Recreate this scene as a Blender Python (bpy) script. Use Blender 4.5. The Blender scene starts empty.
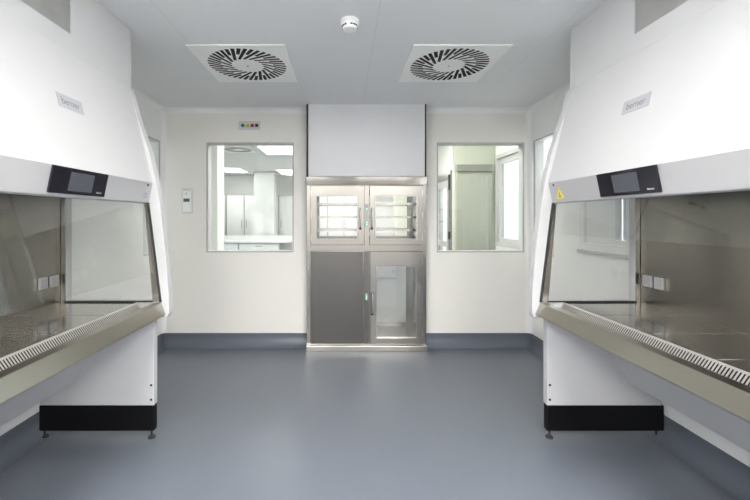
import bpy, bmesh, math
from mathutils import Vector, Matrix
from mathutils.geometry import tessellate_polygon

S = bpy.context.scene
COL = S.collection
F = 366.0            # focal length in pixels
CX, CY = 343.0, 218.0
CAMZ = 1.353
CEIL = 2.506
XL, XR, YB, YF = -1.907, 1.98, 3.861, -4.6
XC = 0.046


def px(u, d): return (u - CX) * d / F
def pz(v, d): return CAMZ - (v - CY) * d / F

# ------------------------------------------------------------------ materials
def mat(name, color, rough=0.5, metal=0.0, spec=0.5, noise=0.0, nscale=40.0, stretch=(1, 1, 1), bump=0.0,
        emit=None, estr=0.0, coat=0.0, rvar=0.0):
    m = bpy.data.materials.new(name)
    m.use_nodes = True
    nt = m.node_tree
    b = nt.nodes['Principled BSDF']
    c = (*color, 1.0)
    b.inputs['Base Color'].default_value = c
    b.inputs['Roughness'].default_value = rough
    b.inputs['Metallic'].default_value = metal
    b.inputs['Specular IOR Level'].default_value = spec
    b.inputs['Coat Weight'].default_value = coat
    if emit:
        b.inputs['Emission Color'].default_value = (*emit, 1.0)
        b.inputs['Emission Strength'].default_value = estr
    if noise or bump or rvar:
        tc = nt.nodes.new('ShaderNodeTexCoord')
        mp = nt.nodes.new('ShaderNodeMapping')
        mp.inputs['Scale'].default_value = stretch
        n = nt.nodes.new('ShaderNodeTexNoise')
        n.inputs['Scale'].default_value = nscale
        n.inputs['Detail'].default_value = 4.0
        nt.links.new(tc.outputs['Object'], mp.inputs['Vector'])
        nt.links.new(mp.outputs['Vector'], n.inputs['Vector'])
        if noise:
            mx = nt.nodes.new('ShaderNodeMix'); mx.data_type = 'RGBA'
            mx.inputs[6].default_value = (*[max(0, v * (1 - noise)) for v in color], 1)
            mx.inputs[7].default_value = (*[min(1, v * (1 + noise)) for v in color], 1)
            nt.links.new(n.outputs['Fac'], mx.inputs[0])
            nt.links.new(mx.outputs[2], b.inputs['Base Color'])
        if rvar:
            mr = nt.nodes.new('ShaderNodeMapRange')
            mr.inputs['To Min'].default_value = rough - rvar
            mr.inputs['To Max'].default_value = rough + rvar
            nt.links.new(n.outputs['Fac'], mr.inputs['Value'])
            nt.links.new(mr.outputs['Result'], b.inputs['Roughness'])
        if bump:
            bp = nt.nodes.new('ShaderNodeBump')
            bp.inputs['Strength'].default_value = bump
            bp.inputs['Distance'].default_value = 0.002
            nt.links.new(n.outputs['Fac'], bp.inputs['Height'])
            nt.links.new(bp.outputs['Normal'], b.inputs['Normal'])
    return m


def glass_mat(name, tint, ior=1.45, rough=0.0):
    m = bpy.data.materials.new(name)
    m.use_nodes = True
    nt = m.node_tree
    for n in list(nt.nodes):
        nt.nodes.remove(n)
    out = nt.nodes.new('ShaderNodeOutputMaterial')
    mix = nt.nodes.new('ShaderNodeMixShader')
    tr = nt.nodes.new('ShaderNodeBsdfTransparent'); tr.inputs['Color'].default_value = (*tint, 1)
    gl = nt.nodes.new('ShaderNodeBsdfGlossy'); gl.inputs['Roughness'].default_value = rough
    # thin-sheet reflectance, the same from both sides (Schlick)
    f0 = ((ior - 1) / (ior + 1)) ** 2
    geo = nt.nodes.new('ShaderNodeNewGeometry')
    dt = nt.nodes.new('ShaderNodeVectorMath'); dt.operation = 'DOT_PRODUCT'
    nt.links.new(geo.outputs['Normal'], dt.inputs[0]); nt.links.new(geo.outputs['Incoming'], dt.inputs[1])
    def mth(op, a, b=None):
        n = nt.nodes.new('ShaderNodeMath'); n.operation = op
        for i, v in enumerate((a, b)):
            if v is None: continue
            if isinstance(v, float): n.inputs[i].default_value = v
            else: nt.links.new(v, n.inputs[i])
        return n.outputs[0]
    c = mth('ABSOLUTE', dt.outputs['Value'])
    f = mth('ADD', mth('MULTIPLY', mth('POWER', mth('SUBTRACT', 1.0, c), 5.0), 1.0 - f0), f0)
    nt.links.new(f, mix.inputs[0])
    nt.links.new(tr.outputs[0], mix.inputs[1])
    nt.links.new(gl.outputs[0], mix.inputs[2])
    nt.links.new(mix.outputs[0], out.inputs[0])
    return m


def line_mat(name, color, rough, xs, width=0.003, dark=0.8, spec=0.5):
    """Plain coat with thin panel joints along y at the given x positions."""
    m = mat(name, color, rough, spec=spec)
    nt = m.node_tree
    b = nt.nodes['Principled BSDF']
    tc = nt.nodes.new('ShaderNodeTexCoord')
    sp = nt.nodes.new('ShaderNodeSeparateXYZ')
    nt.links.new(tc.outputs['Object'], sp.inputs[0])
    last = None
    for x in xs:
        s = nt.nodes.new('ShaderNodeMath'); s.operation = 'SUBTRACT'; s.inputs[1].default_value = x
        nt.links.new(sp.outputs['X'], s.inputs[0])
        a = nt.nodes.new('ShaderNodeMath'); a.operation = 'ABSOLUTE'
        nt.links.new(s.outputs[0], a.inputs[0])
        l = nt.nodes.new('ShaderNodeMath'); l.operation = 'LESS_THAN'; l.inputs[1].default_value = width / 2
        nt.links.new(a.outputs[0], l.inputs[0])
        if last is None:
            last = l.outputs[0]
        else:
            mm = nt.nodes.new('ShaderNodeMath'); mm.operation = 'MAXIMUM'
            nt.links.new(last, mm.inputs[0]); nt.links.new(l.outputs[0], mm.inputs[1])
            last = mm.outputs[0]
    mx = nt.nodes.new('ShaderNodeMix'); mx.data_type = 'RGBA'
    mx.inputs[6].default_value = (*color, 1)
    mx.inputs[7].default_value = (*[c * dark for c in color], 1)
    nt.links.new(last, mx.inputs[0])
    nt.links.new(mx.outputs[2], b.inputs['Base Color'])
    return m


M = {}
M['wall'] = mat('wall_paint', (0.85, 0.826, 0.775), 0.42, spec=0.4)
M['wallw'] = mat('wall_white', (0.90, 0.90, 0.885), 0.42, spec=0.4)
M['ceil'] = line_mat('ceiling_panel', (0.79, 0.795, 0.795), 0.38, [0.2, 1.32, -1.02])
M['ceilw'] = mat('ceiling_white', (0.72, 0.73, 0.72), 0.5)
M['floor'] = mat('vinyl_floor', (0.138, 0.152, 0.183), 0.34, spec=0.5, noise=0.05, nscale=6.0, bump=0.015, rvar=0.03)
M['skirt'] = mat('vinyl_skirting', (0.110, 0.124, 0.152), 0.36, spec=0.5)
M['white'] = mat('white_enamel', (0.58, 0.578, 0.58), 0.38, spec=0.4, bump=0.02, nscale=300)
M['strip'] = mat('white_plastic', (0.42, 0.418, 0.425), 0.42)
M['legw'] = mat('grey_white_enamel', (0.55, 0.55, 0.56), 0.42)
M['board'] = mat('cover_board_white', (0.74, 0.74, 0.755), 0.4)
M['plate'] = mat('diffuser_white', (0.95, 0.955, 0.92), 0.42)
M['black'] = mat('black_enamel', (0.003, 0.003, 0.004), 0.5, spec=0.2)
M['void'] = mat('dark_void', (0.012, 0.012, 0.012), 0.9)
M['rubber'] = mat('black_rubber', (0.02, 0.02, 0.02), 0.7)
M['steel'] = mat('brushed_steel', (0.25, 0.236, 0.212), 0.26, metal=1.0, noise=0.025, nscale=40, stretch=(1, 0.03, 12), rvar=0.015)
M['steelv'] = mat('brushed_steel_panel', (0.32, 0.305, 0.285), 0.24, metal=1.0, noise=0.03, nscale=30, stretch=(0.05, 1, 14), rvar=0.012)
M['steeld'] = mat('dark_steel_panel', (0.15, 0.143, 0.135), 0.28, metal=1.0, noise=0.02, nscale=60, stretch=(0.05, 1, 14), rvar=0.008)
M['steelt'] = mat('steel_tray', (0.52, 0.50, 0.47), 0.15, metal=1.0)
M['chrome'] = mat('polished_steel', (0.45, 0.435, 0.41), 0.25, metal=1.0)
M['header'] = mat('polished_steel_header', (0.25, 0.237, 0.22), 0.08, metal=1.0, noise=0.02, nscale=40, stretch=(0.05, 1, 14))
M['rail'] = mat('satin_steel_rail', (0.48, 0.455, 0.40), 0.28, metal=1.0)
M['bars'] = mat('grille_steel', (0.52, 0.50, 0.475), 0.42, metal=0.5)
M['galv'] = mat('galvanised_sheet', (0.40, 0.40, 0.385), 0.55, metal=0.6, noise=0.18, nscale=9)
M['glass'] = glass_mat('clear_glass', (0.992, 0.997, 0.99), 1.75)
M['sash'] = glass_mat('sash_glass', (0.985, 0.99, 0.985), 1.5)
M['wglass'] = glass_mat('window_glass', (0.95, 0.965, 0.945), 1.5)
M['screenf'] = mat('display_black_glass', (0.010, 0.010, 0.016), 0.18, spec=0.5)
M['screen'] = mat('display_screen', (0.03, 0.032, 0.042), 0.25, emit=(0.55, 0.58, 0.66), estr=0.03)
M['logo'] = mat('logo_plate_silver', (0.42, 0.42, 0.445), 0.45)
M['ink'] = mat('grey_lettering', (0.16, 0.16, 0.18), 0.5)
M['inkw'] = mat('pale_lettering', (0.65, 0.65, 0.68), 0.5)
M['seal'] = mat('grey_seal', (0.36, 0.36, 0.34), 0.6)
M['sock'] = mat('socket_plastic', (0.66, 0.66, 0.66), 0.45)
M['sockd'] = mat('socket_cover_grey', (0.45, 0.45, 0.45), 0.4)
M['sock2'] = mat('socket_flap_grey', (0.36, 0.36, 0.36), 0.4)
M['yellow'] = mat('warning_yellow', (0.78, 0.62, 0.04), 0.5)
M['green'] = mat('lamp_green', (0.02, 0.17, 0.12), 0.3)
M['amber'] = mat('lamp_yellow', (0.62, 0.50, 0.05), 0.3)
M['red'] = mat('lamp_red', (0.25, 0.015, 0.03), 0.3)
M['led'] = mat('green_led', (0.2, 0.8, 0.4), 0.3, emit=(0.35, 1.0, 0.6), estr=0.9)
M['lcd2'] = mat('header_grey_green', (0.24, 0.245, 0.215), 0.4)
M['lcd'] = mat('lcd_grey', (0.10, 0.115, 0.10), 0.3)
M['lamp'] = mat('lamp_panel', (0.9, 0.9, 0.9), 0.5, emit=(1.0, 0.985, 0.96), estr=12.0)
M['fill_weak'] = mat('fill_panel_weak', (0.9, 0.9, 0.9), 0.5, emit=(1.0, 0.985, 0.96), estr=4.5)
M['fill_soft'] = mat('fill_panel_soft', (0.9, 0.9, 0.9), 0.5, emit=(1.0, 0.985, 0.96), estr=6.0)
M['lamp2'] = mat('lamp_panel_back_room', (0.9, 0.9, 0.9), 0.5, emit=(1.0, 1.0, 0.97), estr=3.8)
M['cup'] = mat('cupboard_white', (0.84, 0.85, 0.84), 0.4)
M['greenw'] = mat('pale_green_wall', (0.50, 0.52, 0.44), 0.45)
M['panelg'] = mat('grey_green_panel', (0.42, 0.43, 0.37), 0.35, noise=0.06, nscale=3, stretch=(6, 1, 0.2))
M['roller'] = mat('roller_blind_white', (0.9, 0.9, 0.9), 0.8)
_nt = M['roller'].node_tree
_t = _nt.nodes.new('ShaderNodeBsdfTranslucent'); _t.inputs[0].default_value = (0.92, 0.95, 0.97, 1)
_m = _nt.nodes.new('ShaderNodeMixShader'); _m.inputs[0].default_value = 0.85
_nt.links.new(_nt.nodes['Principled BSDF'].outputs[0], _m.inputs[1]); _nt.links.new(_t.outputs[0], _m.inputs[2])
_nt.links.new(_m.outputs[0], _nt.nodes['Material Output'].inputs[0])
M['blind'] = mat('blind_slat', (0.40, 0.50, 0.60), 0.5)

# ------------------------------------------------------------------ helpers
def wloc(o):
    v = Vector((0, 0, 0))
    while o:
        v = v + o.location
        o = o.parent
    return v


def obj(name, bm, m, parent=None, bev=0.0, smooth=False, label=None, kind=None, seg=2):
    bmesh.ops.recalc_face_normals(bm, faces=bm.faces)
    me = bpy.data.meshes.new(name)
    off = wloc(parent) if parent else Vector((0, 0, 0))
    bmesh.ops.translate(bm, verts=bm.verts, vec=-off)
    bm.to_mesh(me); bm.free()
    me.materials.append(m)
    if smooth:
        for p in me.polygons:
            p.use_smooth = True
    o = bpy.data.objects.new(name, me)
    COL.objects.link(o)
    if parent:
        o.parent = parent
    if bev:
        b = o.modifiers.new('Bevel', 'BEVEL')
        b.width = bev; b.segments = seg; b.limit_method = 'ANGLE'; b.angle_limit = math.radians(40)
    if label: o['label'] = label
    if kind: o['kind'] = kind
    return o


def thing(name, label, cat, loc=(0, 0, 0), group=None):
    o = bpy.data.objects.new(name, None)
    COL.objects.link(o)
    o.location = loc
    o.empty_display_size = 0.1
    o['label'] = label; o['category'] = cat
    if group: o['group'] = group
    return o


def tag(o, label, cat, group=None):
    o['label'] = label; o['category'] = cat
    if group: o['group'] = group
    return o


def struct(name, bm, m, parent=None, **k):
    o = obj(name, bm, m, parent, **k)
    if parent is None:
        o['kind'] = 'structure'
    return o


def box(bm, x0, x1, y0, y1, z0, z1):
    v = [bm.verts.new((x, y, z)) for x in (x0, x1) for y in (y0, y1) for z in (z0, z1)]
    for f in ((0, 1, 3, 2), (4, 6, 7, 5), (0, 4, 5, 1), (2, 3, 7, 6), (0, 2, 6, 4), (1, 5, 7, 3)):
        bm.faces.new([v[i] for i in f])
    return bm


def B(*a):
    return box(bmesh.new(), *a)


def prism(bm, loops, fn, a, b):
    """Extrude 2-D loops (outer first, then holes) between a and b; fn(p, q, t) -> 3-D point."""
    pts = [p for l in loops for p in l]
    tris = tessellate_polygon([[Vector((p[0], p[1], 0)) for p in l] for l in loops])
    va = [bm.verts.new(fn(p[0], p[1], a)) for p in pts]
    vb = [bm.verts.new(fn(p[0], p[1], b)) for p in pts]
    if len(loops) == 1:
        bm.faces.new(va); bm.faces.new(list(reversed(vb)))
    else:
        for t in tris:
            try:
                bm.faces.new([va[i] for i in t]); bm.faces.new([vb[i] for i in reversed(t)])
            except ValueError:
                pass
    k = 0
    for l in loops:
        n = len(l)
        for i in range(n):
            j = (i + 1) % n
            bm.faces.new((va[k + i], va[k + j], vb[k + j], vb[k + i]))
        k += n
    return bm


def rect(a0, a1, b0, b1):
    return [(a0, b0), (a1, b0), (a1, b1), (a0, b1)]


def xz(p, q, t): return (p, t, q)       # profile in x,z extruded along y
def yz(p, q, t): return (t, p, q)       # profile in y,z extruded along x
def xy(p, q, t): return (p, q, t)       # profile in x,y extruded along z


def P(loops, fn, a, b):
    return prism(bmesh.new(), loops, fn, a, b)


def tube(bm, pts, r, n=10):
    pts = [Vector(p) for p in pts]
    rings = []
    for i, p in enumerate(pts):
        d = (pts[min(i + 1, len(pts) - 1)] - pts[max(i - 1, 0)]).normalized()
        up = Vector((0, 0, 1)) if abs(d.z) < 0.9 else Vector((1, 0, 0))
        a = d.cross(up).normalized(); b = d.cross(a)
        rings.append([bm.verts.new(p + r * (math.cos(2 * math.pi * k / n) * a + math.sin(2 * math.pi * k / n) * b)) for k in range(n)])
    for r0, r1 in zip(rings, rings[1:]):
        for k in range(n):
            bm.faces.new((r0[k], r0[(k + 1) % n], r1[(k + 1) % n], r1[k]))
    bm.faces.new(rings[0]); bm.faces.new(list(reversed(rings[-1])))
    return bm


def lathe(bm, prof, c, axis='z', n=32):
    """prof: list of (radius, height) ; closed with caps."""
    rings = []
    for r, h in prof:
        ring = []
        for k in range(n):
            a = 2 * math.pi * k / n
            x, y = r * math.cos(a), r * math.sin(a)
            if axis == 'z': v = (c[0] + x, c[1] + y, c[2] + h)
            elif axis == 'y': v = (c[0] + x, c[1] + h, c[2] + y)
            else: v = (c[0] + h, c[1] + x, c[2] + y)
            ring.append(bm.verts.new(v))
        rings.append(ring)
    for r0, r1 in zip(rings, rings[1:]):
        for k in range(n):
            bm.faces.new((r0[k], r0[(k + 1) % n], r1[(k + 1) % n], r1[k]))
    bm.faces.new(rings[0]); bm.faces.new(list(reversed(rings[-1])))
    return bm


def text_mesh(name, body, size, m, origin, tx, up, parent, extrude=0.0006, width=None):
    cu = bpy.data.curves.new(name, 'FONT')
    cu.body = body; cu.size = size; cu.extrude = extrude
    cu.align_x = 'CENTER'; cu.align_y = 'CENTER'
    cu.space_character = 1.0
    t = bpy.data.objects.new(name + '_tmp', cu)
    COL.objects.link(t)
    dg = bpy.context.evaluated_depsgraph_get()
    dg.update()
    me = bpy.data.meshes.new_from_object(t.evaluated_get(dg))
    bpy.data.objects.remove(t)
    bm = bmesh.new(); bm.from_mesh(me); bpy.data.meshes.remove(me)
    if width:
        xs = [v.co.x for v in bm.verts]
        k = width / (max(xs) - min(xs))
        for v in bm.verts: v.co.x *= k
    tx = Vector(tx).normalized(); up = Vector(up).normalized(); n = tx.cross(up)
    for v in bm.verts:
        v.co = Vector(origin) + tx * v.co.x + up * v.co.y + n * v.co.z
    return obj(name, bm, m, parent)


# ------------------------------------------------------------------ room shell
W1 = (px(206.6, YB), px(293.6, YB), pz(252.3, YB), pz(142.6, YB))
W2 = (px(436.8, YB), px(524.2, YB), pz(252.3, YB), pz(142.6, YB))
HX0, HX1 = -0.350, 0.826
TH = 0.10
RX1 = 4.2

struct('floor', B(XL - 0.3, XR + 0.3, YF - 0.2, YB + 0.1, -0.08, 0.0), M['floor'])
struct('ceiling', B(XL - 0.3, XR + 0.3, YF - 0.2, YB + 0.1, CEIL, CEIL + 0.08), M['ceil'])
struct('wall_back', P([rect(XL - 0.1, XR + 0.1, 0.0, CEIL), rect(*W1), rect(*W2), rect(HX0 - 0.005, HX1 + 0.005, 0.02, 1.765)],
                      xz, YB, YB + TH), M['wall'])
LW = (3.50, 3.812, 0.99, 2.155)
RW = (3.44, 3.800, 0.99, 2.155)
XW = (2.475, 3.045, 1.083, 2.155)
struct('wall_left', P([rect(YF, YB, 0.0, CEIL), rect(*LW)], yz, XL - 0.1, XL), M['wallw'])
struct('wall_right', P([rect(YF, YB, 0.0, CEIL), rect(*RW), rect(*XW)], yz, XR, XR + 0.1), M['wallw'])
struct('wall_front', B(XL - 0.1, XR + 0.1, YF - 0.1, YF, 0, CEIL), M['wall'])

# coved vinyl skirting: quarter round at the floor, then up the wall
def skirting(name, horiz, a, b, base, sgn):
    h, t, r = 0.14, 0.006, 0.10
    prof = [(0, 0.001), (0, h), (t, h), (t, r + t)]
    for k in range(1, 17):
        an = math.pi / 2 * k / 16
        prof.append((t + r - r * math.cos(an), 0.001 + r + t - (r + t - 0.001) * math.sin(an)))
    fn = (lambda p, q, u: (u, base + sgn * p, q)) if horiz else (lambda p, q, u: (base + sgn * p, u, q))
    return struct(name, P([prof], fn, a, b), M['skirt'], smooth=False)

skirting('baseboard_back', True, XL, HX0 - 0.03, YB, -1)
skirting('baseboard_back', True, HX1 + 0.03, XR, YB, -1)
skirting('baseboard_left', False, YF, YB, XL, 1)
skirting('baseboard_right', False, YF, YB, XR, -1)
skirting('baseboard_front', True, XL, XR, YF, 1)

# coved corner strips (vertical corners, wall to ceiling)
def cove_profile(r=0.05, n=8):
    p = [(0, 0), (r, 0)]
    for k in range(1, n):
        an = math.pi / 2 * k / n
        p.append((r - r * math.sin(an), r - r * math.cos(an)))
    p.append((0, r))
    return p

cp = cove_profile()
struct('trim_1', P([cp], lambda p, q, t: (XL + p, YB - q, t), 0.14, CEIL), M['wallw'])
struct('trim_2', P([cp], lambda p, q, t: (XR - p, YB - q, t), 0.14, CEIL), M['wallw'])
struct('trim_3', P([cp], lambda p, q, t: (t, YB - p, CEIL - q), XL, HX0 - 0.02), M['wallw'])
struct('trim_4', P([cp], lambda p, q, t: (t, YB - p, CEIL - q), HX1 + 0.02, XR), M['wallw'])
struct('trim_5', P([cp], lambda p, q, t: (XL + p, t, CEIL - q), YF, YB), M['wallw'])
struct('trim_6', P([cp], lambda p, q, t: (XR - p, t, CEIL - q), YF, YB), M['wallw'])

# windows (flush double glazing with a thin grey joint)
def window(name, r, fn, face, inward, depth):
    """r: a0,a1,z0,z1 ; face: wall face coordinate ; inward: sign into the wall."""
    a0, a1, z0, z1 = r
    g = 0.007
    w = struct(name, P([rect(a0, a1, z0, z1), rect(a0 + g, a1 - g, z0 + g, z1 - g)], fn, face - inward * 0.001, face + inward * depth), M['seal'])
    f = 0.014
    obj('frame', P([rect(a0 + g, a1 - g, z0 + g, z1 - g), rect(a0 + f, a1 - f, z0 + f, z1 - f)], fn, face + inward * 0.002, face + inward * depth), M['white'], w)
    obj('pane', P([rect(a0 + f, a1 - f, z0 + f, z1 - f)], fn, face + inward * 0.003, face + inward * 0.009), M['wglass'], w)
    return w

window('window_1', W1, xz, YB, 1, TH)
window('window_2', W2, xz, YB, 1, TH)
window('window_3', LW, yz, XL, -1, TH)
window('window_4', RW, yz, XR, 1, TH)

# framed outside window with blind on the right wall
w5 = struct('window_5', P([rect(*XW), rect(XW[0] + .06, XW[1] - .06, XW[2] + .07, XW[3] - .06)], yz, XR - 0.015, XR + 0.1), M['cup'], bev=0.003)
cs = (XW[0] + .055, XW[1] - .055, XW[2] + .065, XW[3] - .055)
obj('casement', P([rect(*cs), rect(2.578, 2.674, 1.19, 2.04)], yz, XR + 0.012, XR + 0.06), M['cup'], w5, bev=0.003)
obj('sill', B(XR - 0.03, XR + 0.02, XW[0] - 0.01, XW[1] + 0.01, XW[2] - 0.012, XW[2] + 0.012), M['white'], w5, bev=0.003)
obj('pane', B(XR + 0.03, XR + 0.036, 2.57, 2.68, 1.185, 2.045), M['wglass'], w5)
bm = bmesh.new()
for k in range(24):
    z = 1.19 + k * 0.036
    box(bm, XR + 0.07, XR + 0.075, 2.57, 2.68, z, z + 0.0355)
obj('blind', bm, M['blind'], w5)

# ------------------------------------------------------------------ safety cabinets
def ln(a, b, t): return a + (b - a) * t

def cabinet(s, label, sash_bottom):
    root = thing('safety_cabinet', label, 'safety cabinet', (XC + s * 1.55, 1.625, 0), 'white safety cabinets along both side walls')
    Y0, Y1 = 1.02, 2.23
    E0, E1 = 0.97, 2.28
    prof = lambda u, z, t: (XC + s * u, t, z)           # u,z profile extruded along y
    front = lambda y, z, t: (XC + s * t, y, z)          # y,z outline extruded along u
    X = lambda u: XC + s * u
    def cb(u0, u1, y0, y1, z0, z1):
        return B(min(X(u0), X(u1)), max(X(u0), X(u1)), y0, y1, z0, z1)

    # white side panels with the curved front edge and a glazed opening
    outer = [(1.348, 2.144), (1.298, 1.964), (1.230, 1.769), (1.1886, 1.590), (1.158, 1.405), (1.1407, 1.241), (1.124, 1.10), (1.1138, .979), (1.107, .88),
             (1.106, .799), (1.109, .765), (1.118, .749), (1.20, .747), (1.83, .747), (1.83, 2.144)]
    hole = [(1.735, .845), (1.204, .845), (1.255, 1.446), (1.735, 1.49)]
    for y0, y1, yi in ((Y1, E1, Y1), (E0, Y0, Y0)):
        sp = obj('side_panel', P([outer, hole], prof, y0, y1), M['white'], root, bev=0.004)
        obj('side_window', P([hole], prof, (y0 + y1) / 2 - .003, (y0 + y1) / 2 + .003), M['glass'], sp)
        d = 0.003 if yi == Y0 else -0.003
        lin = [(1.762, .842), (1.152, .842), (1.236, 1.446), (1.29, 1.52), (1.762, 1.52)]
        a, b = sorted((yi, yi + d))
        obj('side_liner', P([lin, hole], prof, a, b), M['steelv'], sp, label='brushed steel surround of the side window')
        obj('bottom_seal', B(*sorted((X(1.735), X(1.204))), min(yi, yi + 4 * d), max(yi, yi + 4 * d), .842, .849), M['rubber'], sp)
        obj('sash_track', P([[(1.232, 1.446), (1.226, 1.446), (1.150, .842), (1.156, .842)]], prof, min(yi, yi + 6 * d), max(yi, yi + 6 * d)), M['rubber'], sp)

    # front cover with fine joints
    ft, fb = (1.346, 2.14), (1.204, 1.567)
    def fp(z, n=0.0):
        t = (z - fb[1]) / (ft[1] - fb[1])
        L = math.hypot(ft[0] - fb[0], ft[1] - fb[1])
        nx, nz = -(ft[1] - fb[1]) / L, (ft[0] - fb[0]) / L       # outward
        return (ln(fb[0], ft[0], t) + n * nx, z + n * nz)
    line = [fp(1.567)]
    for zg in (1.705, 1.82, 1.93):
        line += [fp(zg - .0008), fp(zg, -.0004), fp(zg + .0008)]
    line += [fp(2.14), (1.42, 2.14), (1.275, 1.567)]
    fc = obj('front_cover', P([line], prof, Y0 + .001, Y1 - .001), M['white'], root)

    # control strip below the cover, leaning inward
    st, sb = (1.204, 1.567), (1.229, 1.446)
    obj_strip = obj('control_strip', P([[st, sb, (1.242, 1.440), (1.275, 1.446), (1.275, 1.567)]], prof, Y0 + .001, Y1 - .001), M['strip'], root, bev=0.002,
                    label='light grey control strip')
    SL = math.hypot(st[0] - sb[0], st[1] - sb[1])
    snx, snz = -(st[1] - sb[1]) / SL, (st[0] - sb[0]) / SL
    snx, snz = snx, -abs(snz)
    def sp3(y, q, n):         # q: metres from the strip's top edge downward
        t = q / SL
        return Vector((X(ln(st[0], sb[0], t) + n * snx), y, ln(st[1], sb[1], t) + n * snz))
    def strip_plate(y0, y1, q0, q1, n0, n1):
        return P([rect(y0, y1, q0, q1)], lambda y, q, n: sp3(y, q, n), n0, n1)
    tx = (0, -s, 0)
    upv = (sp3(0, 0, 0) - sp3(0, 1, 0)).normalized()
    dsp = obj('display', strip_plate(1.455, 1.797, .000, .112, .0005, .009), M['screenf'], root, bev=0.0015)
    obj('screen', strip_plate(1.553, 1.700, .016, .098, .009, .0095), M['screen'], dsp)
    yl = 1.752 if s < 0 else 1.498
    text_mesh('lettering', 'berner', .013, M['inkw'], sp3(yl, .094, .0096), tx, upv, dsp, .0002)
    kb = strip_plate(2.172, 2.184, .012, .024, .0005, .003)
    obj('key_switch', kb, M['void'], root)
    if s < 0:
        lb = obj('inspection_label', strip_plate(2.148, 2.205, .060, .106, .0003, .001), M['logo'], root)
        bm = bmesh.new()
        for k in range(4):
            q = .066 + k * .009
            prism(bm, [rect(2.154, 2.196 - .008 * (k % 2), q, q + .003)], lambda y, q, n: sp3(y, q, n), .001, .0013)
        obj('print', bm, M['ink'], lb)
    else:
        yc = 2.136
        w = obj('warning_triangle', P([[(yc - .038, .102), (yc + .038, .102), (yc, .034)]], lambda y, q, n: sp3(y, q, n), .0003, .001), M['yellow'], root)
        bm = bmesh.new()
        prism(bm, [[(yc - .004, .062), (yc + .004, .062), (yc + .003, .079), (yc - .003, .079)]], lambda y, q, n: sp3(y, q, n), .001, .0014)
        prism(bm, [rect(yc - .016, yc + .016, .086, .092)], lambda y, q, n: sp3(y, q, n), .001, .0014)
        prism(bm, [rect(yc - .010, yc + .010, .079, .083)], lambda y, q, n: sp3(y, q, n), .001, .0014)
        obj('symbol', bm, M['ink'], w)

    # maker's plate on the cover
    def fplate(y0, y1, z0, z1, n0, n1):
        return P([rect(y0, y1, z0, z1)], lambda y, z, n: (X(fp(z, n)[0]), y, fp(z, n)[1]), n0, n1)
    lp = obj('name_plate', fplate(1.578, 1.732, 1.838, 1.900, .0003, .002), M['logo'], root)
    c = fp(1.869, .0021)
    fu = Vector((X(fp(2.0)[0]) - X(fp(1.9)[0]), 0, .1))
    text_mesh('lettering', 'berner', .045, M['ink'], (X(c[0]), 1.655, c[1] ), tx, fu, lp, .0003, width=.108)

    # upper housing up to the ceiling with a bare sheet-metal recess
    zt = CEIL - .002
    obj('upper_housing', P([rect(Y0, Y1, 2.1403, zt), rect(1.16, 1.75, 2.23, zt - .02)], front, 1.346, 1.352), M['white'], root)
    obj('housing_body', cb(1.3525, 1.83, Y0, Y1, 2.146, zt), M['galv'], root)
    obj('corner_trim', cb(1.342, 1.39, Y1 + .0005, Y1 + .008, 2.146, zt), M['white'], root)
    # chamber
    obj('rear_panel', cb(1.765, 1.80, Y0, Y1, .76, 2.14), M['steel'], root, label='brushed steel rear wall of the work chamber')
    obj('chamber_ceiling', cb(1.275, 1.764, Y0 + .005, Y1 - .005, 1.53, 1.545), M['steel'], root)
    # sash glass
    def su(z): return ln(1.153, 1.229, (z - .835) / (1.446 - .835))
    zt2 = 1.50
    obj('sash', P([[(su(sash_bottom) + .003, sash_bottom), (su(sash_bottom) + .009, sash_bottom), (su(zt2) + .022, zt2), (su(zt2) + .016, zt2)]], prof, Y0 + .02, Y1 - .02), M['sash'], root)
    # work surface in four trays
    ys = [1.025, 1.325, 1.627, 1.928, 2.226]
    for a, b in zip(ys, ys[1:]):
        obj('work_tray', cb(1.300, 1.762, a + .0012, b - .0012, .828, .841), M['steelt'], root, bev=0.002)
    # front air grille: slotted sheet sloping down into a trough behind the rail
    g0, g1 = (1.3000, .8405), (1.262, .787)
    GL = math.hypot(g0[0] - g1[0], g0[1] - g1[1])
    gn = (-(g0[1] - g1[1]) / GL, (g0[0] - g1[0]) / GL)        # towards the aisle and up
    def gp(y, q, n): return Vector((X(g0[0] + (g1[0] - g0[0]) * q / GL + n * gn[0]), y, g0[1] + (g1[1] - g0[1]) * q / GL + n * gn[1]))
    bm = bmesh.new()
    for a, b in ((.0, .009), (.050, GL)):
        prism(bm, [rect(Y0 + .001, Y1 - .001, a, b)], lambda y, q, n: gp(y, q, n), -.0015, 0)
    n = 96; pitch = (Y1 - Y0 - .012) / n
    for k in range(n + 1):
        y = Y0 + .006 + k * pitch
        prism(bm, [rect(y - .0030, y + .0030,   .0088, .0502)], lambda y, q, n: gp(y, q, n), -.0013, 0)
    gr = obj('air_grille', bm, M['bars'], root)
    obj('channel', P([rect(Y0 + .002, Y1 - .002, .002, GL)], lambda y, q, n: gp(y, q, n), -.012, -.010), M['void'], gr)
    obj('trough', cb(1.1985, 1.270, Y0 + .001, Y1 - .001, .783, .787), M['steelt'], root)
    # steel front rail
    obj('front_rail', P([[(1.197, .8385), (1.153, .836), (1.124, .768), (1.128, .762), (1.20, .762), (1.20, .782), (1.197, .79)]], prof, Y0 + .001, Y1 - .001), M['rail'], root, bev=0.002)
    # sump below: sloped underside
    obj('sump', P([[(1.135, .760), (1.21, .748), (1.577, .531), (1.701, .345), (1.83, .345), (1.83, .778), (1.21, .778)]], prof, Y0 + .002, Y1 + .002), M['legw'], root, bev=0.003)
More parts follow.
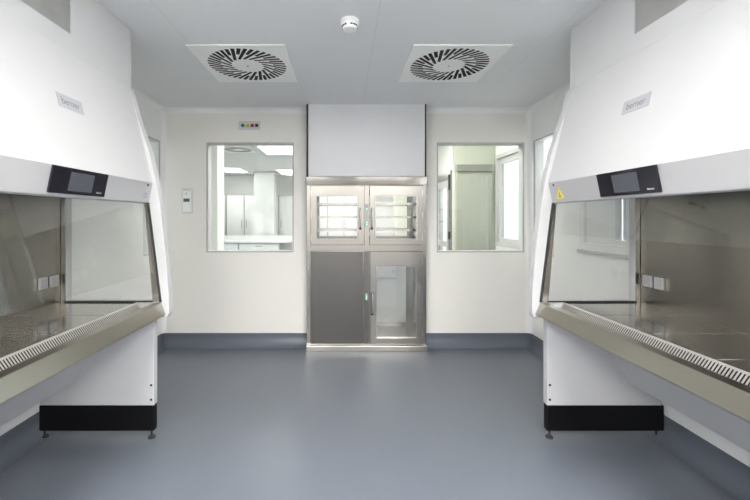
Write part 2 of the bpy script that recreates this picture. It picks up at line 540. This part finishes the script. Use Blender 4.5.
    # stand: end panels, black plinths, screw feet
    for y0, y1, inn in ((2.2345, 2.279, 2.2345), (.971, 1.0155, 1.0155)):
        lp_ = obj('leg_panel', P([[(1.2005, .208), (1.2005, .745), (1.90, .745), (1.90, .208)]], prof, y0, y1), M['legw'], root, bev=0.003)
        d = -1 if inn == y0 else 1
        for z in (.333, .244):
            bm = lathe(bmesh.new(), [(.0075, 0), (.0075, .002), (.005, .003)] if d > 0 else [(.0075, 0), (.0075, -.002), (.005, -.003)], (X(1.217), inn, z), 'y', 12)
            obj('screw', bm, M['rubber'], lp_)
        obj('plinth', cb(1.2005, 1.905 if s < 0 else 1.918, y0 + .0005, y1 - .0005, .050, .2075), M['black'], root, bev=0.008)
        for u in (1.225, 1.885):
            bm = lathe(bmesh.new(), [(.022, 0.0005), (.022, .007), (.017, .012), (.006, .014), (.006, .052)], (X(u), (y0 + y1) / 2, 0), 'z', 20)
            obj('foot', bm, M['rubber'], root)
    # power sockets on the rear wall
    for y0, y1 in ((2.060, 2.120), (2.138, 2.200)):
        k = obj('socket', cb(1.753, 1.7645, y0, y1, .946, 1.012), M['sockd'], root, bev=0.002)
        obj('flap', cb(1.7505, 1.753, y0 + .007, y1 - .007, .954, 1.004), M['sock2'], k, bev=0.001)
    obj('socket_reflection', cb(1.755, 1.7645, 2.036, 2.045, .946, 1.012), M['chrome'], root)  # steel strip standing in for the socket's reflection in the sash glass
    return root

cabinet(-1, 'white safety cabinet with its glass sash pulled nearly shut and no warning triangle', 1.026)
cabinet(1, 'white safety cabinet with a yellow warning triangle and its glass sash half raised', 1.259)

# ------------------------------------------------------------------ pass-through hatch
HD = 3.74
hx = lambda u: px(u, HD)
hz = lambda v: pz(v, HD)
hr = thing('pass_through_hatch', 'stainless steel pass-through hatch with two upper glass doors and a lower glass door', 'pass-through hatch', ((HX0 + HX1) / 2, 3.9, 0))
zb, zt = 0.001, hz(178)
ULx = (hx(310.6), hx(364.3)); URx = (hx(369.4), hx(422.6))
UZ = (hz(245), hz(185.8)); LZ = (hz(343.8), hz(251.2))
LLx = (hx(310.6), hx(363.2)); LRx = (hx(369.9), hx(422.6))
obj('frame', P([rect(hx(306.8), hx(426.2), zb, zt), rect(*ULx, *UZ), rect(*URx, *UZ), rect(*LLx, *LZ), rect(*LRx, *LZ)], xz, HD, HD + 0.12), M['steelv'], hr, bev=0.0015)
obj('header', B(hx(306), hx(427), HD - 0.02, HD - 0.0005, hz(185.2), hz(177)), M['header'], hr, bev=0.003)
obj('kick_plate', B(hx(306.4), hx(426.8), HD - 0.045, HD - 0.0005, zb, hz(344.6)), M['chrome'], hr, bev=0.003)
obj('service_panel', B(LLx[0] + .003, LLx[1] - .003, HD - .012, HD + .02, LZ[0] + .003, LZ[1] - .003), M['steeld'], hr, bev=0.002, label='dark brushed steel blank panel')
obj('lock_stile', B(hx(363.8), hx(369.2), HD - .008, HD - .0005, LZ[0], LZ[1]), M['steeld'], hr)

def led(x, z, r=.006):
    return lathe(bmesh.new(), [(r, 0), (r, -.004), (r * .6, -.006)], (x, HD - .006, z), 'y', 14)

ls = obj('lock_display', B(hx(365.0), hx(368.4), HD - .006, HD - .0005, hz(226), hz(205)), M['strip'], hr, bev=.001)
for v in (209.0, 222.5, 224.5): obj('status_light', led(hx(366.7), hz(v)), M['led'], ls)
ls = obj('lock_display', B(hx(364.8), hx(368.0), HD - .0115, HD - .008, hz(300), hz(293)), M['chrome'], hr, bev=.001)
obj('status_light', led(hx(366.4), hz(296.2), .007), M['led'], ls)
obj('status_light', led(hx(366.4), hz(298.4), .006), M['led'], ls)

def hdoor(xr, zr, win, handle, hinge_x):
    d = obj('glass_door', P([rect(xr[0] + .003, xr[1] - .003, zr[0] + .003, zr[1] - .003), rect(*win)], xz, HD - .018, HD + .02), M['steelv'], hr, bev=0.002)
    a0, a1, z0, z1 = win
    g = .010
    obj('glazing_bead', P([rect(a0, a1, z0, z1), rect(a0 + g, a1 - g, z0 + g, z1 - g)], xz, HD - .021, HD + .01), M['chrome'], d, bev=.0015)
    obj('pane', P([rect(a0 + g, a1 - g, z0 + g, z1 - g)], xz, HD - .008, HD - .002), M['glass'], d)
    bx, z0h, z1h = handle
    bm = tube(bmesh.new(), [(bx, HD - .016, z0h), (bx, HD - .045, z0h + .004), (bx, HD - .052, z0h + .02), (bx, HD - .052, z1h - .02), (bx, HD - .045, z1h - .004), (bx, HD - .016, z1h)], .0065, 10)
    obj('handle', bm, M['chrome'], d, smooth=True)
    bm = lathe(bmesh.new(), [(.013, 0), (.013, -.010), (.009, -.013)], (bx, HD - .0175, z0h - .004), 'y', 18)
    obj('lock', bm, M['rubber'], d)
    for k in (.12, .5, .88):
        z = ln(zr[0], zr[1], k)
        obj('hinge', B(hinge_x - .006, hinge_x + .006, HD - .022, HD - .0185, z - .03, z + .03), M['chrome'], d, bev=.001)

hdoor(ULx, UZ, (hx(315.6), hx(358.0), hz(239.6), hz(195.6)), (hx(360.2), hz(228), hz(208.4)), ULx[0] + .008)
hdoor(URx, UZ, (hx(374.6), hx(417.0), hz(239.6), hz(195.6)), (hx(371.6), hz(228), hz(208.4)), URx[1] - .008)
hdoor(LRx, LZ, (hx(375.6), hx(416.4), hz(337.6), hz(265.4)), (hx(372.0), hz(313), hz(292.0)), LRx[1] - .008)

DB = 4.36   # rear of the chambers
def chamber(x0, x1, z0, z1, rear):
    t = .012
    y0 = HD + .121
    c = obj('chamber', P([rect(x0, x1, z0, z1), rect(x0 + t, x1 - t, z0 + t, z1 - t)], xz, y0, DB), M['steelv'], hr)
    obj('rear_frame', P([rect(x0, x1, z0, z1), rect(*rear)], xz, DB, DB + .03), M['steelv'], c)
    obj('rear_pane', P([rect(*rear)], xz, DB + .01, DB + .016), M['glass'], c)
    return c
q = .02
chamber(ULx[0], ULx[1] + q, UZ[0], UZ[1], (ULx[0] + .05, ULx[1] - .03, UZ[0] + .06, UZ[1] - .06))
chamber(URx[0] - q, URx[1], UZ[0], UZ[1], (URx[0] + .03, URx[1] - .05, UZ[0] + .06, UZ[1] - .06))
chamber(LRx[0], LRx[1], LZ[0], LZ[1], (LRx[0] + .03, LRx[1] - .06, LZ[0] + .035, LZ[1] - .06))
# rod shelves in the two upper chambers
for x0, x1 in ((ULx[0] + .016, ULx[1] - .002), (URx[0] + .002, URx[1] - .016)):
    for v in (203.2, 217.2, 230.8):
        z = hz(v) - .0
        bm = bmesh.new()
        box(bm, x0, x1, HD + .14, HD + .152, z - .011, z + .011)
        box(bm, x0, x1, HD + .56, HD + .572, z - .011, z + .011)
        for k in range(9):
            x = ln(x0 + .03, x1 - .03, k / 8)
            tube(bm, [(x, HD + .145, z), (x, HD + .565, z)], .003, 6)
        obj('shelf', bm, M['chrome'], hr)

# white cover panel above the hatch
PD = 3.70
cpn = thing('cover_panel', 'white cover panel above the steel pass-through hatch, up to the ceiling', 'panel', ((HX0 + HX1) / 2, 3.78, 1.77))
x0, x1 = px(308.4, PD), px(424.8, PD)
obj('board', B(x0, x1, PD, YB - .001, hz(177) + .002, CEIL - .001), M['board'], cpn)
for a, b in ((px(306.4, PD), x0 - .0005), (x1 + .0005, px(426.4, PD))):
    obj('edge_seal', B(a, b, PD + .002, YB - .055, hz(177) + .002, CEIL - .001), M['rubber'], cpn)

# ------------------------------------------------------------------ ceiling: diffusers, detector, lamps
def diffuser(cx, cy, label, half=.328, ceil=CEIL, group='square swirl diffusers in the ceiling'):
    r = thing('swirl_diffuser', label, 'air diffuser', (cx, cy, ceil - .012), group)
    loops = [rect(cx - half, cx + half, cy - half, cy + half)]
    R = .285 * half / .328
    w = .0140 * half / .328
    N = 40
    for k in range(N):
        th = 2 * math.pi * (k + 1.25) / N
        ro = Vector((math.cos(th), math.sin(th)))
        a = math.radians(17)
        din = Vector((-(ro.x * math.cos(a) - ro.y * math.sin(a)), -(ro.x * math.sin(a) + ro.y * math.cos(a))))
        nrm = Vector((-din.y, din.x))
        L = (.190 if k % 2 == 0 else .098) * half / .328
        p0 = ro * R; p1 = p0 + din * L
        wi = w if k % 2 else w * .95
        loops.append([(cx + p.x, cy + p.y) for p in (p0 + nrm * wi, p0 - nrm * wi, p1 - nrm * wi * .8, p1 + nrm * wi * .8)])
    obj('face_plate', P(loops, xy, ceil - .009, ceil - .0078), M['plate'], r)
    obj('edge_return', P([rect(cx - half, cx + half, cy - half, cy + half), rect(cx - half + .004, cx + half - .004, cy - half + .004, cy + half - .004)], xy, ceil - .0077, ceil - .0005), M['plate'], r)
    obj('backing', B(cx - half + .005, cx + half - .005, cy - half + .005, cy + half - .005, ceil - .0069, ceil - .0006), M['void'], r)
    bm = lathe(bmesh.new(), [(.007, 0), (.007, -.002)], (cx, cy, ceil - .009), 'z', 12)
    obj('centre_screw', bm, M['chrome'], r)
    return r

diffuser(-.7155, 2.755, 'square white swirl diffuser in the ceiling, on the side of the coloured indicator lamps')
diffuser(.796, 2.755, 'square white swirl diffuser in the ceiling, on the side away from the indicator lamps')

sd = thing('smoke_detector', 'small round white smoke detector on the ceiling between the two diffusers', 'smoke detector', (.04, 2.14, CEIL))
obj('base', lathe(bmesh.new(), [(.054, -.0005), (.055, -.018), (.052, -.024)], (.04, 2.14, CEIL), 'z', 36), M['plate'], sd, smooth=False)
bm = bmesh.new()
lathe(bm, [(.048, -.0245), (.045, -.040)], (.04, 2.14, CEIL), 'z', 36)
hd = obj('head', bm, M['plate'], sd)
for k in range(16):
    if k % 4 == 3: continue
    a0, a1 = 2 * math.pi * (k + .1) / 16, 2 * math.pi * (k + .9) / 16
    pts = [(.04 + r_ * math.cos(a), 2.14 + r_ * math.sin(a)) for r_, a in ((.044, a0), (.0475, a0), (.0475, a1), (.044, a1))]
    obj('vent_slot', P([pts], xy, CEIL - .0405, CEIL - .034), M['rubber'], hd)
obj('cap', lathe(bmesh.new(), [(.042, -.0402), (.040, -.050), (.030, -.054)], (.04, 2.14, CEIL), 'z', 36), M['plate'], sd)

def lamp(cx, cy, wx, wy, label, ceil=CEIL, m='lamp', group='recessed ceiling lamp panels'):
    r = thing('ceiling_lamp', label, 'lamp', (cx, cy, ceil), group)
    a, b = wx / 2, wy / 2
    obj('frame', P([rect(cx - a - .02, cx + a + .02, cy - b - .02, cy + b + .02), rect(cx - a, cx + a, cy - b, cy + b)], xy, ceil - .012, ceil - .0005), M['plate'], r)
    obj('diffuser', B(cx - a + .001, cx + a - .001, cy - b + .001, cy + b - .001, ceil - .008, ceil - .001), M[m], r)

def fill_lamp(cx, cy, wx, wy, label, drop=.20):
    """Unseen suspended fill light, added to brighten the ceiling above it."""
    r = thing('fill_lamp', label, 'lamp', (cx, cy, CEIL), 'added fill lamps hung above the viewpoint')
    a, b, z = wx / 2, wy / 2, CEIL - drop
    obj('frame', P([rect(cx - a - .02, cx + a + .02, cy - b - .02, cy + b + .02), rect(cx - a, cx + a, cy - b, cy + b)], xy, z - .03, z + .03), M['plate'], r)
    obj('diffuser', B(cx - a + .001, cx + a - .001, cy - b + .001, cy + b - .001, z - .022, z + .022), M['fill_soft'], r)
    for sx in (-1, 1):
        for sy in (-1, 1):
            x, y = cx + sx * (a + .01), cy + sy * (b + .01)
            obj('hanger', tube(bmesh.new(), [(x, y, z + .03), (x, y, CEIL - .0005)], .004, 6), M['chrome'], r)

lamp(XC, 1.70, 1.10, .30, 'added fill lamp strip across the aisle between the two upper cabinet housings', m='fill_weak')  # added out of view to brighten the side walls beyond the cabinets
fill_lamp(-.70, -.10, .5, .8, 'added suspended fill lamp above the viewpoint, on the side of the smaller flush window')  # this pair is added out of view, its upward glow lifts the ceiling
fill_lamp(.80, -.10, .5, .8, 'added suspended fill lamp above the viewpoint, on the side of the daylight window')
lamp(-.95, -1.45, 1.3, 1.1, 'wide ceiling lamp behind the viewpoint, on the side of the smaller flush window', m='lamp')
lamp(1.02, -1.45, 1.3, 1.1, 'wide ceiling lamp behind the viewpoint, on the side of the daylight window', m='lamp')

# ------------------------------------------------------------------ back-wall fittings
ip = thing('indicator_panel', 'small grey panel with green, yellow and red lamps and a black square above the window', 'indicator panel', (-.99, YB, 2.33))
a0, a1 = px(238.6, YB), px(260.2, YB)
obj('plate', B(a0, a1, YB - .006, YB + .001, pz(130.0, YB), pz(121.2, YB)), M['sock'], ip, bev=.001)
for u, m in ((243.0, 'green'), (247.8, 'amber'), (252.4, 'red')):
    obj('lamp', lathe(bmesh.new(), [(.0185, 0), (.0185, -.006), (.010, -.012)], (px(u, YB), YB - .0062, pz(125.6, YB)), 'y', 20), M[m], ip, label='%s signal lamp' % {'green': 'dark green', 'amber': 'yellow', 'red': 'dark red'}[m])
obj('buzzer', B(px(255.4, YB), px(258.4, YB), YB - .014, YB - .0062, pz(127.1, YB), pz(124.1, YB)), M['rubber'], ip, label='black square buzzer')

wc = thing('wall_controller', 'upright grey wall controller with a small dark display beside the window', 'wall controller', (px(187.4, YB), YB, 1.53))
obj('frame', B(px(182.2, YB), px(192.8, YB), YB - .010, YB - .0005, pz(213.4, YB), pz(188.2, YB)), M['sock'], wc, bev=.003)
fcv = obj('cover', B(px(183.2, YB), px(191.8, YB), YB - .016, YB - .0105, pz(212.2, YB), pz(189.2, YB)), M['plate'], wc, bev=.002)
obj('display', B(px(184.1, YB), px(190.2, YB), YB - .018, YB - .0162, pz(201.8, YB), pz(198.6, YB)), M['lcd'], wc)
obj('button', lathe(bmesh.new(), [(.008, 0), (.008, -.004)], (px(187, YB), YB - .0162, pz(193.6, YB)), 'y', 14), M['sockd'], wc)
obj('badge', B(px(183.8, YB), px(191.0, YB), YB - .0175, YB - .0162, pz(190.4, YB), pz(189.5, YB)), M['sockd'], wc)

# ------------------------------------------------------------------ rooms behind the windows
BX0, BX1, BY1 = -4.2, 1.453, 10.0
Y2 = YB + TH
struct('floor_back_room', B(BX0 - .1, XR + .1, Y2, BY1 + .1, -.08, 0), M['floor'])
struct('ceiling_back_room', B(BX0 - .1, XR + .1, Y2, BY1 + .1, CEIL, CEIL + .08), M['ceilw'])
struct('wall_back_room', B(BX0 - .1, BX1 + .6, BY1, BY1 + .1, 0, CEIL), M['cup'])
struct('wall_back_room_left', B(BX0 - .1, BX0, Y2, BY1, 0, CEIL), M['wallw'])
# partition of the side room: greenish wall with an opening for the door unit
struct('wall_partition', B(1.453, XR, 4.75, 4.85, 0, CEIL), M['greenw'])
struct('wall_partition_side', P([rect(4.851, BY1, 0, CEIL), rect(4.86, 5.55, .02, 1.99)], yz, 1.453, 1.52), M['wallw'])
# daylight window of the side room on the outer wall
SW = (4.01, 4.735, 1.0, 2.155)
struct('wall_side_room', P([rect(Y2, 4.75, 0, CEIL), rect(*SW)], yz, XR, XR + .1), M['wallw'])
w6 = struct('window_6', P([rect(*SW), rect(SW[0] + .05, SW[1] - .05, SW[2] + .05, SW[3] - .05)], yz, XR - .012, XR + .1), M['white'])
obj('casement', P([rect(SW[0] + .05, SW[1] - .05, SW[2] + .05, SW[3] - .05), rect(SW[0] + .10, SW[1] - .10, SW[2] + .10, SW[3] - .12)], yz, XR + .02, XR + .06), M['white'], w6, bev=.002)
obj('pane', B(XR + .035, XR + .041, SW[0] + .11, SW[1] - .09, SW[2] + .09, SW[3] - .11), M['wglass'], w6)
obj('blind', B(XR + .07, XR + .074, SW[0] + .05, SW[1] - .05, SW[2] + .05, SW[3] - .05), M['roller'], w6)
struct('wall_neighbour', P([[(LW[0] - .6, 0), (LW[1] + .6, 0), (LW[1] + .6, CEIL), (LW[0] - .6, CEIL)]], yz, XL - .65, XL - .60), M['wallw'])
# grey-green door on the partition
gd = thing('steel_door', 'grey-green door with a dark header seen through the window above the bench side', 'door', (1.66, 4.74, 0))
DX0, DX1 = px(456.5, 4.72), px(491.5, 4.72)
obj('leaf', B(DX0, DX1, 4.715, 4.7485, .01, pz(171.5, 4.72)), M['panelg'], gd, bev=.002)
obj('header', B(DX0 - .004, DX1 + .004, 4.69, 4.7485, pz(171.4, 4.70), pz(164.5, 4.70)), M['lcd2'], gd, bev=.002)
obj('edge_strip', B(px(487, 4.71), px(488, 4.71), 4.708, 4.7148, .35, pz(172, 4.72)), M['sockd'], gd)
gd['label'] = 'grey-green door with a dark steel header, seen through the window beside the pass-through hatch'
# side-on glass door unit with loop handle
sg = thing('glass_door_unit', 'steel framed glass door with loop handle, seen edge-on through the window', 'door', (1.45, 5.1, 0))
zt_ = 1.353 + .44 * 1.45
obj('frame', P([rect(4.86, 5.54, .03, zt_), rect(4.93, 5.47, .10, zt_ - .12)], yz, 1.425, 1.452), M['steelv'], sg, bev=.002)
lf = obj('leaf', P([rect(4.935, 5.465, .105, zt_ - .125), rect(5.0, 5.40, 1.03, zt_ - .22), rect(5.0, 5.40, .2, .95)], yz, 1.41, 1.44), M['strip'], sg, bev=.002)
obj('pane', B(1.42, 1.426, 4.995, 5.405, 1.025, zt_ - .215), M['glass'], lf)
obj('pane', B(1.42, 1.426, 4.995, 5.405, .195, .955), M['glass'], lf)
hy = 5.43
obj('handle', tube(bmesh.new(), [(1.41, hy, 1.30), (1.36, hy, 1.30), (1.345, hy, 1.32), (1.345, hy, 1.46), (1.36, hy, 1.48), (1.41, hy, 1.48)], .009, 8), M['black'], lf, smooth=True)
for z in (1.88, 1.78, 1.12):
    obj('hinge', B(1.405, 1.424, 4.865, 4.89, z - .05, z + .05), M['rubber'], sg)

# back room furniture
def cupboard(x0, x1, h, doors, label):
    r = thing('tall_cupboard', label, 'cupboard', ((x0 + x1) / 2, 9.75, 0), 'tall white cupboards along the far wall of the back room')
    obj('body', B(x0, x1, 9.56, 9.99, .001, h), M['seal'], r)
    w = (x1 - x0) / doors
    for k in range(doors):
        d = obj('door', B(x0 + k * w + .012, x0 + (k + 1) * w - .012, 9.535, 9.5595, .08, h - .01), M['cup'], r, bev=.003)
        hxx = x0 + (k + 1) * w - .06 if k % 2 == 0 else x0 + k * w + .06
        obj('handle', tube(bmesh.new(), [(hxx, 9.53, 1.10), (hxx, 9.505, 1.11), (hxx, 9.505, 1.29), (hxx, 9.53, 1.30)], .009, 8), M['sockd'], d)
hcup = pz(195, 9.55)
xs = [-3.9, -3.05, -2.10, -1.25, -.40, .45]
labs = ['tall white cupboard in the back room, fifth from the pass-through hatch', 'tall white two-door cupboard behind the counter, beside the white pillar on its far side',
        'tall white cupboard standing directly behind the white pillar in the back room', 'tall white cupboard behind the counter end nearest the hatch',
        'tall white cupboard seen through the left glass door of the hatch', ]
for (a, b), l in zip(zip(xs, xs[1:]), labs):
    cupboard(a + .006, b - .006, hcup, 2, l)

ct = thing('work_counter', 'long white counter with drawer cabinets in the bright back room', 'counter', (-1.6, 7.9, 0))
X0, X1 = -3.3, px(291, 6.9)
obj('worktop', P([[(X0, 6.9), (X1 - .1, 6.9), (X1, 7.05), (X1, 8.9), (X0, 8.9)]], xy, .885, .93), M['cup'], ct, bev=.004)
for k in range(3):
    a = X1 - .22 - (k + 1) * .78
    cbn = obj('drawer_unit', B(a, a + .775, 6.96, 8.85, .001, .884), M['legw'], ct)
    for j in range(3):
        dr = obj('drawer', B(a + .015, a + .76, 6.935, 6.9595, .10 + j * .255, .345 + j * .255), M['cup'], cbn, bev=.003)
        obj('handle', B(a + .33, a + .45, 6.915, 6.9345, .30 + j * .255, .315 + j * .255), M['sockd'], dr)

lc = thing('low_cabinet', 'low white cabinet with a drawer, seen through the lower glass door of the hatch', 'cabinet', (.3, 4.9, 0))
zc = .81
obj('body', B(-.35, 1.15, 4.63, 5.2, .001, zc), M['cup'], lc)
obj('door', B(-.345, px(395.4, 4.6), 4.61, 4.6295, .10, pz(278.5, 4.6)), M['cup'], lc, bev=.002)
obj('door', B(px(396.4, 4.6), 1.145, 4.61, 4.6295, .10, zc - .01), M['cup'], lc, bev=.002)
dw = obj('drawer', B(-.345, px(395.4, 4.6), 4.60, 4.6295, pz(276.8, 4.6), zc - .01), M['cup'], lc, bev=.002)
obj('handle', B(px(392.6, 4.6), px(394, 4.6), 4.585, 4.5995, pz(273, 4.6), pz(269, 4.6)), M['sockd'], dw)
struct('pillar_back_room', B(px(395, 5.6), px(408, 5.6), 5.6, 5.8, 0, CEIL), M['greenw'])
struct('pillar_back_room', B(px(255, 9.1), px(275, 9.1), 9.0, 9.3, 0, CEIL), M['cup'])
pc = struct('trim_7', B(px(251, 9.0), px(279, 9.0), 8.95, 9.35, pz(174.3, 9.0), pz(173, 9.0)), M['sock'])
struct('pillar_doorway', B(px(200.0, 4.5), -1.544, 4.5, 4.75, 0, CEIL), M['cup'])

lamp(px(281, 6.2), 6.2, .62, .75, 'bright ceiling lamp nearest the window in the back room', m='lamp2')
lamp(px(233, 8.8), 8.8, .5, .75, 'bright ceiling lamp farther back in the back room above the cupboards', m='lamp2')
lamp(.25, 4.32, 1.2, .4, 'added fill lamp strip in the back room just behind the pass-through hatch', m='lamp')  # added to brighten the low cabinet front and the hatch interior
lamp(.1, 6.2, .62, 1.2, 'bright ceiling lamp in the middle of the back room beyond the hatch', m='lamp2')
lamp(.1, 8.6, .62, 1.2, 'bright ceiling lamp in the back room deep behind the pass-through hatch', m='lamp2')
lamp(1.68, 4.22, .22, .3, 'small ceiling lamp in the side room with the grey-green door', m='lamp2')
diffuser(px(239, 6.2) , 6.15, 'swirl diffuser in the ceiling of the back room, seen through the window', half=.26)

# ------------------------------------------------------------------ daylight, camera, view
wd = bpy.data.worlds.new('World'); S.world = wd
wd.use_nodes = True
bg = wd.node_tree.nodes['Background']
bg.inputs[0].default_value = (0.93, 0.96, 1.0, 1)
bg.inputs[1].default_value = 0.75

cam = bpy.data.cameras.new('camera')
co = bpy.data.objects.new('camera', cam)
COL.objects.link(co)
co.location = (0, 0, CAMZ)
co.rotation_euler = (math.radians(90), 0, 0)
cam.sensor_width = 36.0
cam.sensor_fit = 'HORIZONTAL'
cam.lens = 36.0 * F / 750.0
cam.shift_x = (375.0 - CX) / 750.0
cam.shift_y = -(250.0 - CY) / 750.0
cam.clip_start = 0.02
S.camera = co

S.view_settings.view_transform = 'Standard'
S.view_settings.look = 'None'
S.view_settings.exposure = 1.80
S.view_settings.gamma = 1.0
S.view_settings.use_curve_mapping = False
cy = S.cycles
cy.max_bounces = 14; cy.diffuse_bounces = 6; cy.glossy_bounces = 6; cy.transparent_max_bounces = 24
cy.sample_clamp_indirect = 2.5
cy.caustics_reflective = False
cy.use_denoising = True
